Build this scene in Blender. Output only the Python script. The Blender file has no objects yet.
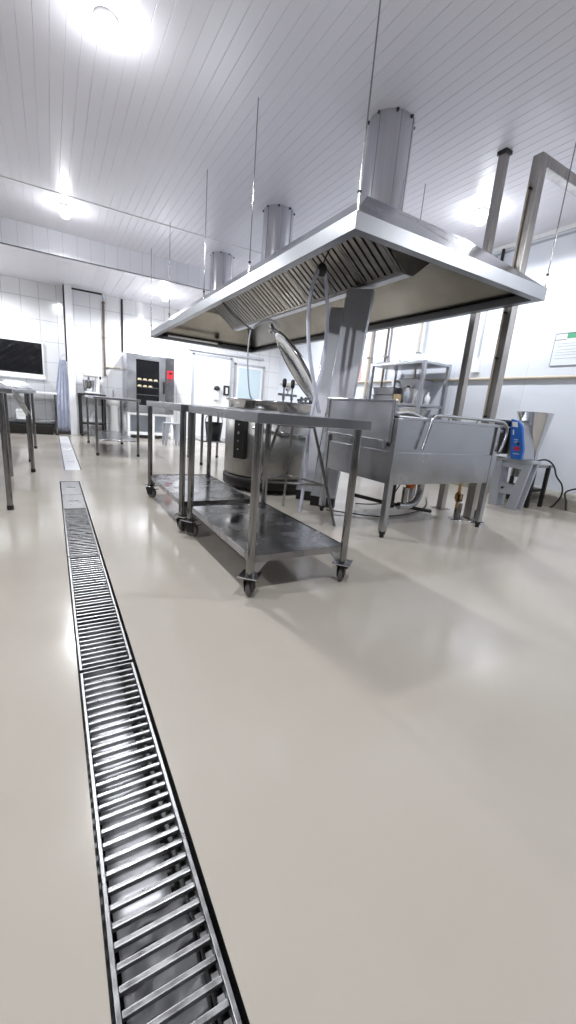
import bpy, bmesh, math, random
from mathutils import Vector, Matrix
random.seed(7)
S = bpy.context.scene
COL = S.collection
PI = math.pi

# ------------------------------------------------------------------ helpers
class MB:
    """collects shapes in world (or thing-local) coordinates, builds ONE mesh object"""
    def __init__(s): s.v = []; s.f = []; s.sm = []
    def add(s, vs, fs, smooth=False):
        b = len(s.v); s.v += [tuple(v) for v in vs]
        for f in fs: s.f.append(tuple(b+i for i in f)); s.sm.append(smooth)
        return s
    def box(s, x0, x1, y0, y1, z0, z1):
        vs = [(x, y, z) for z in (z0, z1) for y in (y0, y1) for x in (x0, x1)]
        return s.add(vs, [(0,2,3,1),(4,5,7,6),(0,1,5,4),(2,6,7,3),(0,4,6,2),(1,3,7,5)])
    def hexa(s, lo, hi):
        """lo, hi: four points each, counter-clockwise seen from outside top"""
        return s.add(list(lo)+list(hi), [(3,2,1,0),(4,5,6,7),(0,1,5,4),(1,2,6,5),(2,3,7,6),(3,0,4,7)])
    def bar(s, a, b, w, h=None, up=(0,0,1)):
        a = Vector(a); b = Vector(b); d = (b-a).normalized(); h = h or w
        u = Vector(up)
        if abs(d.dot(u)) > .98: u = Vector((0,1,0))
        r = d.cross(u).normalized(); u = r.cross(d)
        lo = [a-r*w/2-u*h/2, a+r*w/2-u*h/2, a+r*w/2+u*h/2, a-r*w/2+u*h/2]
        hi = [p+(b-a) for p in lo]
        return s.add(lo+hi, [(0,1,2,3),(7,6,5,4),(4,5,1,0),(5,6,2,1),(6,7,3,2),(7,4,0,3)])
    def cyl(s, a, b, r, r2=None, n=16, cap=True):
        a = Vector(a); b = Vector(b); d = (b-a).normalized(); r2 = r if r2 is None else r2
        u = Vector((0,0,1)) if abs(d.z) < .9 else Vector((1,0,0))
        p = d.cross(u).normalized(); q = d.cross(p)
        vs = []
        for c, rr in ((a, r), (b, r2)):
            for i in range(n):
                t = 2*PI*i/n; vs.append(c+(p*math.cos(t)+q*math.sin(t))*rr)
        s.add(vs, [(i, (i+1)%n, n+(i+1)%n, n+i) for i in range(n)], True)
        if cap:
            s.add(vs[:n], [tuple(reversed(range(n)))]); s.add(vs[n:], [tuple(range(n))])
        return s
    def tube(s, pts, r, n=10, sub=6, closed=False):
        P = [Vector(p) for p in pts]
        if sub > 1 and len(P) > 2:
            out = []
            m = len(P)
            for i in range(m-1 if not closed else m):
                p1, p2 = P[i], P[(i+1) % m]
                p0 = P[i-1] if (i > 0 or closed) else p1*2-p2
                p3 = P[(i+2) % m] if (i+2 < m or closed) else p2*2-p1
                for k in range(sub):
                    t = k/sub
                    out.append(.5*((2*p1)+(p2-p0)*t+(2*p0-5*p1+4*p2-p3)*t*t+(-p0+3*p1-3*p2+p3)*t**3))
            if not closed: out.append(P[-1])
            P = out
        m = len(P); vs = []; nrm = None
        for i in range(m):
            a = P[i-1] if (i > 0 or closed) else P[i]; b = P[(i+1) % m] if (i < m-1 or closed) else P[i]
            d = (b-a).normalized()
            if nrm is None:
                nrm = d.cross(Vector((0,0,1)) if abs(d.z) < .9 else Vector((1,0,0))).normalized()
            nrm = (nrm-d*nrm.dot(d)).normalized(); q = d.cross(nrm)
            for k in range(n):
                t = 2*PI*k/n; vs.append(P[i]+(nrm*math.cos(t)+q*math.sin(t))*r)
        fs = []
        for i in range(m if closed else m-1):
            j = (i+1) % m
            for k in range(n): fs.append((i*n+k, i*n+(k+1)%n, j*n+(k+1)%n, j*n+k))
        s.add(vs, fs, True)
        if not closed:
            s.add(vs[:n], [tuple(reversed(range(n)))]); s.add(vs[-n:], [tuple(range(n))])
        return s
    def lathe(s, prof, c=(0,0,0), n=32, ax=None, smooth=True):
        """prof: list of (r, z); revolve around z at c, or around the axis matrix ax"""
        vs = []
        for r, z in prof:
            for i in range(n):
                t = 2*PI*i/n; p = Vector((r*math.cos(t), r*math.sin(t), z))
                if ax is not None: p = ax @ p
                vs.append(p+Vector(c))
        fs = []
        for j in range(len(prof)-1):
            for i in range(n): fs.append((j*n+i, j*n+(i+1)%n, (j+1)*n+(i+1)%n, (j+1)*n+i))
        s.add(vs, fs, smooth)
        return s
    def prism(s, poly, a, axis='y', t=.01):
        """poly: 2-D outline, extruded from a to a+t along axis"""
        n = len(poly)
        def P(u, v, w): return {'y': (u, w, v), 'x': (w, u, v), 'z': (u, v, w)}[axis]
        vs = [P(u, v, a) for u, v in poly]+[P(u, v, a+t) for u, v in poly]
        fs = [tuple(range(n)), tuple(reversed(range(n, 2*n)))]+[(i, n+i, n+(i+1)%n, (i+1)%n) for i in range(n)]
        return s.add(vs, fs)
    def build(s, name, mat, parent=None, bevel=0, solid=0, fix=True, local=False, origin=None):
        me = bpy.data.meshes.new(name)
        off = Vector((0,0,0))
        if parent is not None and not local:
            p = parent
            while p is not None: off += p.location; p = p.parent
        elif origin is not None: off = Vector(origin)
        me.from_pydata([tuple(Vector(v)-off) for v in s.v], [], s.f)
        me.polygons.foreach_set('use_smooth', s.sm)
        if fix:
            bm = bmesh.new(); bm.from_mesh(me)
            bmesh.ops.recalc_face_normals(bm, faces=bm.faces); bm.to_mesh(me); bm.free()
        me.materials.append(mat)
        o = bpy.data.objects.new(name, me); COL.objects.link(o)
        if parent is not None: o.parent = parent
        elif origin is not None: o.location = origin
        if solid:
            m = o.modifiers.new('Solidify', 'SOLIDIFY'); m.thickness = solid; m.offset = 0
        if bevel:
            m = o.modifiers.new('Bevel', 'BEVEL'); m.width = bevel; m.segments = 2; m.limit_method = 'ANGLE'; m.angle_limit = math.radians(50)
        return o

def tag(o, label=None, cat=None, group=None, kind=None):
    if label: o['label'] = label
    if cat: o['category'] = cat
    if group: o['group'] = group
    if kind: o['kind'] = kind
    return o
def thing(name, label, cat, loc=(0,0,0), group=None):
    o = bpy.data.objects.new(name, None); COL.objects.link(o); o.location = loc; o.empty_display_size = .1
    return tag(o, label, cat, group)
def single(mb, name, mat, label, cat, group=None, origin=None, **k):
    return tag(mb.build(name, mat, origin=origin, **k), label, cat, group)
def struct(mb, name, mat, **k):
    return tag(mb.build(name, mat, **k), kind='structure')
def copy_tree(o, parent=None):
    c = o.copy(); COL.objects.link(c)
    if parent is not None: c.parent = parent
    for ch in list(o.children): copy_tree(ch, c)
    return c

# ------------------------------------------------------------------ materials
def new_mat(name):
    m = bpy.data.materials.new(name); m.use_nodes = True
    return m, m.node_tree.nodes, m.node_tree.links, m.node_tree.nodes['Principled BSDF']
def mat(name, col, rough=.5, metal=0, noise=0, nscale=30, bump=0, bscale=60, spec=.5, rvar=0, trans=0, alpha=1, stretch=(1,1,1), coat=0):
    m, N, L, b = new_mat(name)
    b.inputs['Base Color'].default_value = (*col, 1); b.inputs['Roughness'].default_value = rough
    b.inputs['Metallic'].default_value = metal; b.inputs['Specular IOR Level'].default_value = spec
    b.inputs['Transmission Weight'].default_value = trans; b.inputs['Alpha'].default_value = alpha
    b.inputs['Coat Weight'].default_value = coat
    if noise or bump or rvar:
        tc = N.new('ShaderNodeTexCoord'); mp = N.new('ShaderNodeMapping'); mp.inputs['Scale'].default_value = stretch
        L.new(tc.outputs['Object'], mp.inputs['Vector'])
        nz = N.new('ShaderNodeTexNoise'); nz.inputs['Scale'].default_value = nscale; nz.inputs['Detail'].default_value = 5
        L.new(mp.outputs['Vector'], nz.inputs['Vector'])
        if noise:
            r = N.new('ShaderNodeValToRGB')
            r.color_ramp.elements[0].position = .3; r.color_ramp.elements[1].position = .7
            r.color_ramp.elements[0].color = (*[c*(1-noise) for c in col], 1); r.color_ramp.elements[1].color = (*[min(1, c*(1+noise)) for c in col], 1)
            L.new(nz.outputs['Fac'], r.inputs['Fac']); L.new(r.outputs['Color'], b.inputs['Base Color'])
        if rvar:
            mr = N.new('ShaderNodeMapRange'); mr.inputs['From Min'].default_value = .3; mr.inputs['From Max'].default_value = .7
            mr.inputs['To Min'].default_value = max(.02, rough-rvar); mr.inputs['To Max'].default_value = rough+rvar
            L.new(nz.outputs['Fac'], mr.inputs['Value']); L.new(mr.outputs['Result'], b.inputs['Roughness'])
        if bump:
            n2 = N.new('ShaderNodeTexNoise'); n2.inputs['Scale'].default_value = bscale; n2.inputs['Detail'].default_value = 3
            L.new(mp.outputs['Vector'], n2.inputs['Vector'])
            bp = N.new('ShaderNodeBump'); bp.inputs['Strength'].default_value = bump; bp.inputs['Distance'].default_value = .01
            L.new(n2.outputs['Fac'], bp.inputs['Height']); L.new(bp.outputs['Normal'], b.inputs['Normal'])
    return m
def tile_mat(name, col, mortar, w, h, axis, msize=.006, rough=.15, stagger=0):
    m, N, L, b = new_mat(name)
    tc = N.new('ShaderNodeTexCoord'); sp = N.new('ShaderNodeSeparateXYZ'); cb = N.new('ShaderNodeCombineXYZ')
    L.new(tc.outputs['Object'], sp.inputs['Vector'])
    L.new(sp.outputs[axis], cb.inputs['X']); L.new(sp.outputs['Z'], cb.inputs['Y'])
    br = N.new('ShaderNodeTexBrick'); br.offset = stagger; br.inputs['Scale'].default_value = 1
    br.inputs['Brick Width'].default_value = w; br.inputs['Row Height'].default_value = h
    br.inputs['Mortar Size'].default_value = msize; br.inputs['Mortar Smooth'].default_value = .2
    br.inputs['Color1'].default_value = (*col, 1); br.inputs['Color2'].default_value = (*[c*.97 for c in col], 1)
    br.inputs['Mortar'].default_value = (*mortar, 1)
    ad = N.new('ShaderNodeVectorMath'); ad.inputs[1].default_value = (.12, -.26 if axis == 'X' and h < 5 else 0, 0)
    L.new(cb.outputs['Vector'], ad.inputs[0]); L.new(ad.outputs['Vector'], br.inputs['Vector']); L.new(br.outputs['Color'], b.inputs['Base Color'])
    bp = N.new('ShaderNodeBump'); bp.inputs['Strength'].default_value = .3; bp.inputs['Distance'].default_value = -.004
    L.new(br.outputs['Fac'], bp.inputs['Height']); L.new(bp.outputs['Normal'], b.inputs['Normal'])
    b.inputs['Roughness'].default_value = rough
    return m
def emit_mat(name, col, power):
    m, N, L, b = new_mat(name)
    b.inputs['Base Color'].default_value = (*col, 1); b.inputs['Emission Color'].default_value = (*col, 1); b.inputs['Emission Strength'].default_value = power
    return m

M = {}
M['steel'] = mat('brushed_steel', (.43,.44,.46), .24, 1, noise=.07, nscale=4, rvar=.05)
M['steel_dark'] = mat('worn_steel', (.30,.295,.29), .13, 1, noise=.22, nscale=7, rvar=.07)
M['steel_soft'] = mat('satin_steel', (.47,.48,.51), .36, 1, noise=.08, nscale=4, rvar=.06)
M['steel_bright'] = mat('polished_steel', (.58,.59,.61), .16, 1, noise=.06, nscale=8, rvar=.04)
M['duct'] = mat('duct_steel', (.60,.60,.63), .2, 1, noise=.08, nscale=4, stretch=(8,8,.3))
M['flue'] = mat('matt_flue_steel', (.55,.56,.60), .55, 1, noise=.05, nscale=4)
M['rim'] = mat('hood_rim_steel', (.33,.34,.36), .42, 1, noise=.06, nscale=3)
M['shade_liner'] = mat('shaded_hood_lining', (.25,.24,.215), .27, 1, noise=.2, nscale=2)  # dark warm steel: shade inside the hood put into the colour
M['jacket'] = mat('dull_kettle_steel', (.34,.335,.32), .38, 1, noise=.2, nscale=5)
M['mirror'] = mat('wet_channel_steel', (.92,.93,.96), .6, 1)
M['filter'] = mat('filter_steel', (.33,.31,.285), .28, 1, noise=.15, nscale=20)
M['grate'] = mat('grate_steel', (.34,.34,.345), .36, 1, noise=.3, nscale=40, rvar=.1)
M['shelf'] = mat('wet_shelf_steel', (.30,.30,.31), .23, 1, noise=.5, nscale=5, rvar=.14)
M['black'] = mat('black_plastic', (.012,.012,.013), .4)
M['rubber'] = mat('black_rubber', (.02,.02,.02), .6)
M['tyre'] = mat('grey_rubber', (.13,.125,.12), .55)
M['iron'] = mat('black_iron', (.02,.019,.018), .5, .4)
M['white'] = mat('white_enamel', (.80,.81,.83), .25)
M['white_pl'] = mat('white_plastic', (.80,.81,.82), .4)
M['cloth'] = mat('white_cloth', (.78,.79,.82), .9, bump=.3, bscale=40)
M['grey_pl'] = mat('grey_plastic', (.40,.43,.48), .45)
M['greybag'] = mat('wet_grey_cloth', (.20,.20,.21), .45, noise=.3, nscale=20)
M['apron'] = mat('blue_grey_vinyl', (.42,.45,.56), .3, noise=.15, nscale=9)
M['blackbag'] = mat('black_plastic_film', (.006,.006,.008), .18)
M['beige'] = mat('beige_paint', (.56,.50,.41), .45)
M['brown'] = mat('brown_paint', (.14,.10,.075), .45)
M['galv'] = mat('galvanised_tube', (.42,.40,.38), .35, .9, noise=.25, nscale=14, stretch=(1,1,.2))
M['blue'] = mat('blue_panel', (.02,.13,.50), .35)
M['red'] = mat('red_panel', (.50,.025,.04), .35)
M['green'] = mat('green_print', (.08,.36,.20), .5)
M['paper'] = mat('paper', (.74,.79,.82), .5)
M['ink'] = mat('grey_ink', (.22,.25,.28), .6)
M['pale'] = mat('pale_ink', (.5,.55,.58), .6)
M['brass'] = mat('brass', (.55,.34,.14), .3, 1)
M['orange'] = mat('orange_plastic', (.65,.16,.03), .45)
M['hose'] = mat('clear_hose', (.70,.72,.84), .25, trans=.2)
M['glassdark'] = mat('oven_glass', (.010,.010,.012), .08)
M['bread'] = mat('bread_crust', (.50,.42,.28), .6)
M['cement'] = mat('cement_kerb', (.33,.31,.27), .6, noise=.2, nscale=9)
M['dirt'] = mat('dark_grout', (.05,.045,.04), .6)
M['frosted'] = mat('frosted_pane', (.55,.66,.72), .2)
M['kraft'] = mat('kraft_box', (.55,.42,.24), .7)
M['pink'] = mat('pink_print', (.70,.42,.38), .6)
M['film'] = mat('clear_film', (.70,.78,.76), .25, bump=.6, bscale=18)
M['void'] = mat('dark_channel', (.022,.021,.02), .3)
M['ceil'] = mat('white_pvc_plank', (.755,.745,.80), .3)
M['beam'] = tile_mat('white_pvc_fascia', (.80,.81,.86), (.62,.63,.68), .2, 30, 'X', .004, .3)
M['tile'] = tile_mat('white_wall_tile', (.78,.79,.81), (.50,.51,.53), .31, .40, 'X', .006, .12)
M['wallR'] = tile_mat('white_panel_wall', (.73,.77,.84), (.62,.64,.70), 1.15, 40, 'Y', .005, .3)
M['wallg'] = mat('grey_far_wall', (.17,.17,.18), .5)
M['wallp'] = mat('white_wall_paint', (.76,.77,.80), .4)
M['bulb'] = emit_mat('lit_bulb', (1,1,1), 32)

# floor: glossy beige resin
m, N, L, b = new_mat('beige_resin_floor')
tc = N.new('ShaderNodeTexCoord')
n1 = N.new('ShaderNodeTexNoise'); n1.inputs['Scale'].default_value = 1.3; n1.inputs['Detail'].default_value = 6
n2 = N.new('ShaderNodeTexNoise'); n2.inputs['Scale'].default_value = 26; n2.inputs['Detail'].default_value = 3
L.new(tc.outputs['Object'], n1.inputs['Vector']); L.new(tc.outputs['Object'], n2.inputs['Vector'])
cr = N.new('ShaderNodeValToRGB')
cr.color_ramp.elements[0].position = .3; cr.color_ramp.elements[0].color = (.462,.423,.368,1)
cr.color_ramp.elements[1].position = .7; cr.color_ramp.elements[1].color = (.502,.463,.408,1)
L.new(n1.outputs['Fac'], cr.inputs['Fac']); L.new(cr.outputs['Color'], b.inputs['Base Color'])
mr = N.new('ShaderNodeMapRange'); mr.inputs['From Min'].default_value = .3; mr.inputs['From Max'].default_value = .7
mr.inputs['To Min'].default_value = .10; mr.inputs['To Max'].default_value = .20
L.new(n1.outputs['Fac'], mr.inputs['Value']); L.new(mr.outputs['Result'], b.inputs['Roughness'])
bp = N.new('ShaderNodeBump'); bp.inputs['Strength'].default_value = .05; bp.inputs['Distance'].default_value = .004
L.new(n2.outputs['Fac'], bp.inputs['Height']); L.new(bp.outputs['Normal'], b.inputs['Normal'])
b.inputs['Specular IOR Level'].default_value = .5
M['floor'] = m

# ------------------------------------------------------------------ camera
H = .9
yaw, pitch, roll = 0.5369377872623187, -0.2470278636420642, 0.08577388091284846
fv = Vector((math.sin(yaw)*math.cos(pitch), math.cos(yaw)*math.cos(pitch), math.sin(pitch)))
r0 = Vector((math.cos(yaw), -math.sin(yaw), 0)); u0 = r0.cross(fv)
rv = math.cos(roll)*r0+math.sin(roll)*u0; uv = -math.sin(roll)*r0+math.cos(roll)*u0
cd = bpy.data.cameras.new('camera'); cam = bpy.data.objects.new('camera', cd); COL.objects.link(cam)
cam.matrix_world = Matrix(((rv.x,uv.x,-fv.x,0),(rv.y,uv.y,-fv.y,0),(rv.z,uv.z,-fv.z,H),(0,0,0,1)))
cd.sensor_fit = 'VERTICAL'; cd.sensor_height = 36; cd.lens = 401.95/1024*36; cd.clip_start = .02
S.camera = cam
S.view_settings.view_transform = 'Standard'; S.view_settings.look = 'None'; S.view_settings.gamma = 1
S.view_settings.use_curve_mapping = False; S.view_settings.exposure = 0.14

# ------------------------------------------------------------------ room shell
XL, XR, YF, YB, ZC, ZL = -3.2, 5.45, -3.2, 10.3, 3.3, 2.96
holes = [(.03, .212, -.9, 4.665), (.09, .272, 5.37, 9.6)]
fl = MB()
ys = [YF-.1, -.9, 4.665, 5.37, 9.6, YB+.1]
def fq(x0, x1, y0, y1): fl.add([(x0,y0,0),(x1,y0,0),(x1,y1,0),(x0,y1,0)], [(0,1,2,3)])
fq(XL-.1, XR+.1, ys[0], ys[1]); fq(XL-.1, XR+.1, ys[2], ys[3]); fq(XL-.1, XR+.1, ys[4], ys[5])
for h in holes:
    fq(XL-.1, h[0], h[2], h[3]); fq(h[1], XR+.1, h[2], h[3])
struct(fl, 'floor', M['floor'], fix=False)
for k, h in enumerate(holes):
    t = MB(); d = -.14
    x0, x1, y0, y1 = h
    t.add([(x0,y0,d),(x1,y0,d),(x1,y1,d),(x0,y1,d)], [(0,1,2,3)])
    t.add([(x0,y0,d),(x0,y1,d),(x0,y1,0),(x0,y0,0)], [(0,1,2,3)]); t.add([(x1,y0,d),(x1,y1,d),(x1,y1,0),(x1,y0,0)], [(3,2,1,0)])
    t.add([(x0,y0,d),(x1,y0,d),(x1,y0,0),(x0,y0,0)], [(3,2,1,0)]); t.add([(x0,y1,d),(x1,y1,d),(x1,y1,0),(x0,y1,0)], [(0,1,2,3)])
    struct(t, 'trim_%d' % (k+1), M['void'], fix=False)

# planked ceiling: grooves every 10 cm, running along the room
def planks(x0, x1, y0, y1, z, pitch=.0975, g=.006, dpt=.0035):
    prof = []; x = x0
    while x < x1:
        xe = min(x+pitch, x1)
        prof += [(x, z+dpt), (x+g*.5, z), (xe-g*.5, z), (xe, z+dpt)]; x = xe
    vs = [(a, y0, b_) for a, b_ in prof]+[(a, y1, b_) for a, b_ in prof]; n = len(prof)
    return MB().add(vs, [(i, i+1, n+i+1, n+i) for i in range(n-1)])
struct(planks(XL, XR, YF, 8.15, ZC), 'ceiling', M['ceil'], fix=False)
struct(planks(XL, XR, 8.1, YB, ZL, .2, .005, .004), 'ceiling', M['ceil'], fix=False)
struct(MB().box(XL, XR, 6.64, 6.69, ZC-.008, ZC+.001), 'trim_3', M['white_pl'])
struct(MB().box(XL, XR, 8.1, 8.16, ZL, ZC+.01), 'trim_4', M['beam'])

struct(MB().add([(XL,YB,0),(XR,YB,0),(XR,YB,ZL+.02),(XL,YB,ZL+.02)], [(0,1,2,3)]), 'wall_back', M['tile'], fix=False)
struct(MB().add([(XR,YB,0),(XR,YF,0),(XR,YF,ZC),(XR,YB,ZC)], [(0,1,2,3)]), 'wall_right', M['wallR'], fix=False)
struct(MB().add([(XL,YF,0),(XL,YB,0),(XL,YB,ZC),(XL,YF,ZC)], [(0,1,2,3)]), 'wall_left', M['wallg'], fix=False)
struct(MB().add([(XR,YF,0),(XL,YF,0),(XL,YF,ZC),(XR,YF,ZC)], [(0,1,2,3)]), 'wall_front', M['wallg'], fix=False)
struct(MB().box(.33, .46, 9.95, YB, 0, ZL), 'wall_partition', M['wallp'], bevel=.004)
struct(MB().prism([(XR,0),(XR-.11,0),(XR-.10,.14),(XR-.06,.19),(XR,.20)], YF, 'y', YB-YF), 'baseboard_right', M['cement'])
struct(MB().box(XR-.03, XR, YF, 8.1, ZC-.05, ZC), 'trim_5', M['white_pl'])
struct(MB().box(XR-.012, XR, YF, 8.1, ZC-.10, ZC-.075), 'trim_6', M['grey_pl'])

# doors on the back wall
def door(n, x0, x1, z1, pane, leaf):
    f = MB()
    f.box(x0-.05, x0, YB-.05, YB, 0, z1+.05); f.box(x1, x1+.05, YB-.05, YB, 0, z1+.05); f.box(x0-.05, x1+.05, YB-.05, YB, z1, z1+.05)
    d = struct(f, 'door_%d' % n, M['grey_pl'] if n == 1 else M['steel_soft'], bevel=.004)
    MB().box(x0, x1, YB-.035, YB-.005, .01, z1).build('door_leaf', leaf, d)
    if pane: MB().box(x0+.06, x1-.06, YB-.043, YB-.034, .95, z1-.06).build('door_pane', M['frosted'], d)
    return d
d1 = door(1, 3.09, 4.02, 2.02, False, M['white'])
MB().box(2.95, 4.95, YB-.06, YB, 2.12, 2.17).build('sliding_rail', M['steel_soft'], d1)
lt = MB().box(3.86, 4.0, YB-.09, YB-.035, 1.14, 1.38).build('latch_box', M['black'], d1, bevel=.006)
MB().box(3.90, 3.96, YB-.094, YB-.089, 1.18, 1.33).build('latch_plate', M['white_pl'], lt)
hd = MB().box(3.60, 3.72, YB-.12, YB-.035, 1.0, 1.24).build('handle_body', M['white_pl'], d1, bevel=.02)
MB().lathe([(0,0),(.07,.0),(.08,.04),(.06,.09),(0,.11)], (3.67,YB-.09,1.24), 16).build('handle_knob', M['black'], hd)
door(2, 4.2, 4.95, 1.92, True, M['white'])

# ------------------------------------------------------------------ floor drain: grates, plates
def grate(y0, y1, label, nb=36):
    t = thing('drain_grate', label, 'drain grate', (.121, y0, -.02), 'grates along the floor drain')
    fr = MB()
    for x in (.040, .198): fr.box(x-.004, x+.004, y0+.003, y1-.003, -.028, -.001)
    for y in (y0+.006, y1-.006): fr.box(.04, .198, y-.003, y+.003, -.028, -.001)
    fr.build('frame', M['grate'], t, bevel=.001)
    tb = MB(); p = (y1-y0-.012)/nb
    for i in range(nb): tb.box(.181, .193, y0+.006+p*(i+.2), y0+.006+p*(i+.62), -.03, -.018)
    tb.build('support_tab', M['grate'], t)
    for i in range(1, nb):
        y = y0+.006+p*i
        MB().box(.044, .194, y-.0048, y+.0048, -.016, -.003+random.uniform(-.001,.001)).build('crossbar', M['grate'], t, bevel=.002)
    return t
grate(.22, 1.318, 'nearest drain grate, its steel crossbars large, with white sheet showing beneath')
grate(1.328, 2.425, 'second steel drain grate from the camera, between nearest grate and third one')
grate(2.435, 3.53, 'farthest barred drain grate, next to the plain steel cover plates')
def plate(x0, x1, y0, y1, m, label, grp):
    t = thing('drain_cover', label, 'drain cover', ((x0+x1)/2, y0, -.01), grp)
    MB().box(x0+.008, x1-.008, y0+.004, y1-.004, -.012, -.002).build('cover_plate', m, t, bevel=.002)
    MB().box(x0+.05, x1-.05, (y0+y1)/2-.006, (y0+y1)/2+.006, -.002, .0005).build('lift_bar', M['steel_dark'], t, bevel=.001)
plate(.03, .212, 3.54, 4.04, M['grate'], 'plain steel drain cover plate touching the farthest barred grate', 'covers on the long drain')
plate(.03, .212, 4.05, 4.66, M['grate'], 'plain steel cover plate closing the far end of long drain', 'covers on the long drain')
plate(.09, .272, 5.375, 6.7, M['white'], 'white cover plate at near end of the short second drain', 'covers on the short drain')
plate(.09, .272, 6.71, 8.1, M['white'], 'white middle cover plate of the short second drain', 'covers on the short drain')
plate(.09, .272, 8.11, 9.59, M['white'], 'white cover plate at far end of second drain, below hanging apron', 'covers on the short drain')
# sheet and wet cloth lying in the channel
def ripple(x0, x1, y0, y1, z, nx, ny, amp, seed):
    random.seed(seed); ph = [random.uniform(0, 6) for _ in range(6)]
    vs = []
    for j in range(ny+1):
        for i in range(nx+1):
            x = x0+(x1-x0)*i/nx; y = y0+(y1-y0)*j/ny
            vs.append((x, y, z+amp*(math.sin(38*y+20*x+ph[0])+.6*math.sin(71*y-46*x+ph[1])+.5*math.sin(90*x+ph[2]))))
    return MB().add(vs, [(j*(nx+1)+i, j*(nx+1)+i+1, (j+1)*(nx+1)+i+1, (j+1)*(nx+1)+i) for j in range(ny) for i in range(nx)], True)
single(ripple(.052, .162, .60, 1.5, -.075, 4, 40, .0012, 3), 'channel_strip', M['mirror'], 'shiny pale flat strip lying in drain channel under the nearest grate', 'sheet', solid=.003, fix=False)
single(ripple(.055, .185, .20, .60, -.080, 16, 50, .010, 5), 'floor_cloth', M['greybag'], 'crumpled dark grey wet cloth in channel under the nearest bars', 'cloth', solid=.004, fix=False)

# ------------------------------------------------------------------ exhaust hood
HX0, HX1, HY0, HY1, HZ = 1.546, 3.508, 2.125, 7.78, 1.93
hood = thing('exhaust_hood', 'large stainless steel island exhaust hood hung over the cooking equipment', 'exhaust hood', (2.53, 4.95, 1.93))
rim = MB()
prof = [(0,.094),(0,0),(.066,0),(.066,.033),(.06,.033),(.06,.006),(.006,.006),(.006,.094)]
np_ = len(prof); vs = []
for cx, cy, sx, sy in ((HX0,HY0,1,1),(HX1,HY0,-1,1),(HX1,HY1,-1,-1),(HX0,HY1,1,-1)):
    for d, z in prof: vs.append((cx+sx*d, cy+sy*d, HZ+z))
rim.add(vs, [(c*np_+i, c*np_+(i+1)%np_, ((c+1)%4)*np_+(i+1)%np_, ((c+1)%4)*np_+i) for c in range(4) for i in range(np_)])
rim.build('rim', M['rim'], hood, bevel=.002)
TX0, TX1, TY0, TY1, TZ = 2.01, 3.08, 2.66, 7.25, 2.41
lo = [(HX0+.003,HY0+.003,2.022),(HX1-.003,HY0+.003,2.022),(HX1-.003,HY1-.003,2.022),(HX0+.003,HY1-.003,2.022)]
hi = [(TX0,TY0,TZ),(TX1,TY0,TZ),(TX1,TY1,TZ),(TX0,TY1,TZ)]
MB().add(lo+hi, [(0,1,5,4),(1,2,6,5),(2,3,7,6),(3,0,4,7),(4,5,6,7)]).build('canopy', M['steel'], hood, solid=.006, bevel=.006)
MB().add([(x+(.02 if x < 2.5 else -.02), y+(.02 if y < 5 else -.02), z-.012) for x, y, z in lo+hi], [(0,1,5,4),(1,2,6,5),(2,3,7,6),(3,0,4,7),(4,5,6,7)]).build('shade_lining', M['shade_liner'], hood, solid=.002)  # extra inner skin added below the canopy to darken the hood interior
# V-shaped filter banks along the middle
VC = 2.527; VY0, VY1, VZ = 2.70, 6.27, 2.023
nf = 8; fw = (VY1-VY0)/nf
for sgn in (-1, 1):
    a = Vector((VC+sgn*.042, 0, VZ+.028)); c = Vector((VC+sgn*.47, 0, 2.355)); d = (c-a); ln = d.length; d.normalize()
    nrm = Vector((sgn*d.z*1.0, 0, -abs(d.x))).normalized()      # outwards and down
    for k in range(nf):
        y0 = VY0+k*fw+.004; y1 = y0+fw-.008
        f = MB()
        def bar_s(ya, yb, h0, h1, s0, s1):
            P = []
            for hh in (h0, h1):
                for (s_, y_) in ((s0, ya), (s1, ya), (s1, yb), (s0, yb)):
                    q = a+d*s_+nrm*hh; P.append((q.x, y_, q.z))
            f.hexa(P[:4], P[4:])
        bar_s(y0, y0+.02, -.01, .022, 0, ln); bar_s(y1-.02, y1, -.01, .022, 0, ln)
        bar_s(y0, y1, -.01, .022, 0, .02); bar_s(y0, y1, -.01, .022, ln-.02, ln)
        fo = f.build('baffle_filter', M['filter'], hood, bevel=.002)
        f = MB(); ns = 5; pp = (fw-.05)/ns
        for i in range(ns):
            yy = y0+.021+pp*i
            bar_s(yy+.010, yy+pp-.014, .006, .018, .012, ln-.012)
        f.build('baffle', M['filter'], fo, bevel=.004)
        f = MB(); bar_s(y0+.01, y1-.01, -.012, -.004, 0, ln); f.build('back_plate', M['iron'], fo)
tr = MB(); tr.prism([(VC+a_, VZ+b_) for a_, b_ in ((-.05,.045),(-.04,0),(.04,0),(.05,.045),(.042,.045),(.034,.008),(-.034,.008),(-.042,.045))], VY0-.01, 'y', VY1-VY0+.02)
tr.build('grease_trough', M['steel_soft'], hood, bevel=.001)
for y in (VY0-.02, VY1+.008):
    MB().prism([(VC-.042,VZ),(VC+.042,VZ),(VC+.505,2.39),(VC-.505,2.39)], y, 'y', .012).build('end_panel', M['steel_dark'], hood)
lt = MB().cyl((1.75,7.60,1.98), (2.76,7.60,1.98), .018, n=12).build('light_tube', M['white_pl'], hood)
for x in (1.75, 2.73): MB().box(x-.02, x+.05, 7.57, 7.68, 1.955, 2.005).build('tube_holder', M['black'], lt)
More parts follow.
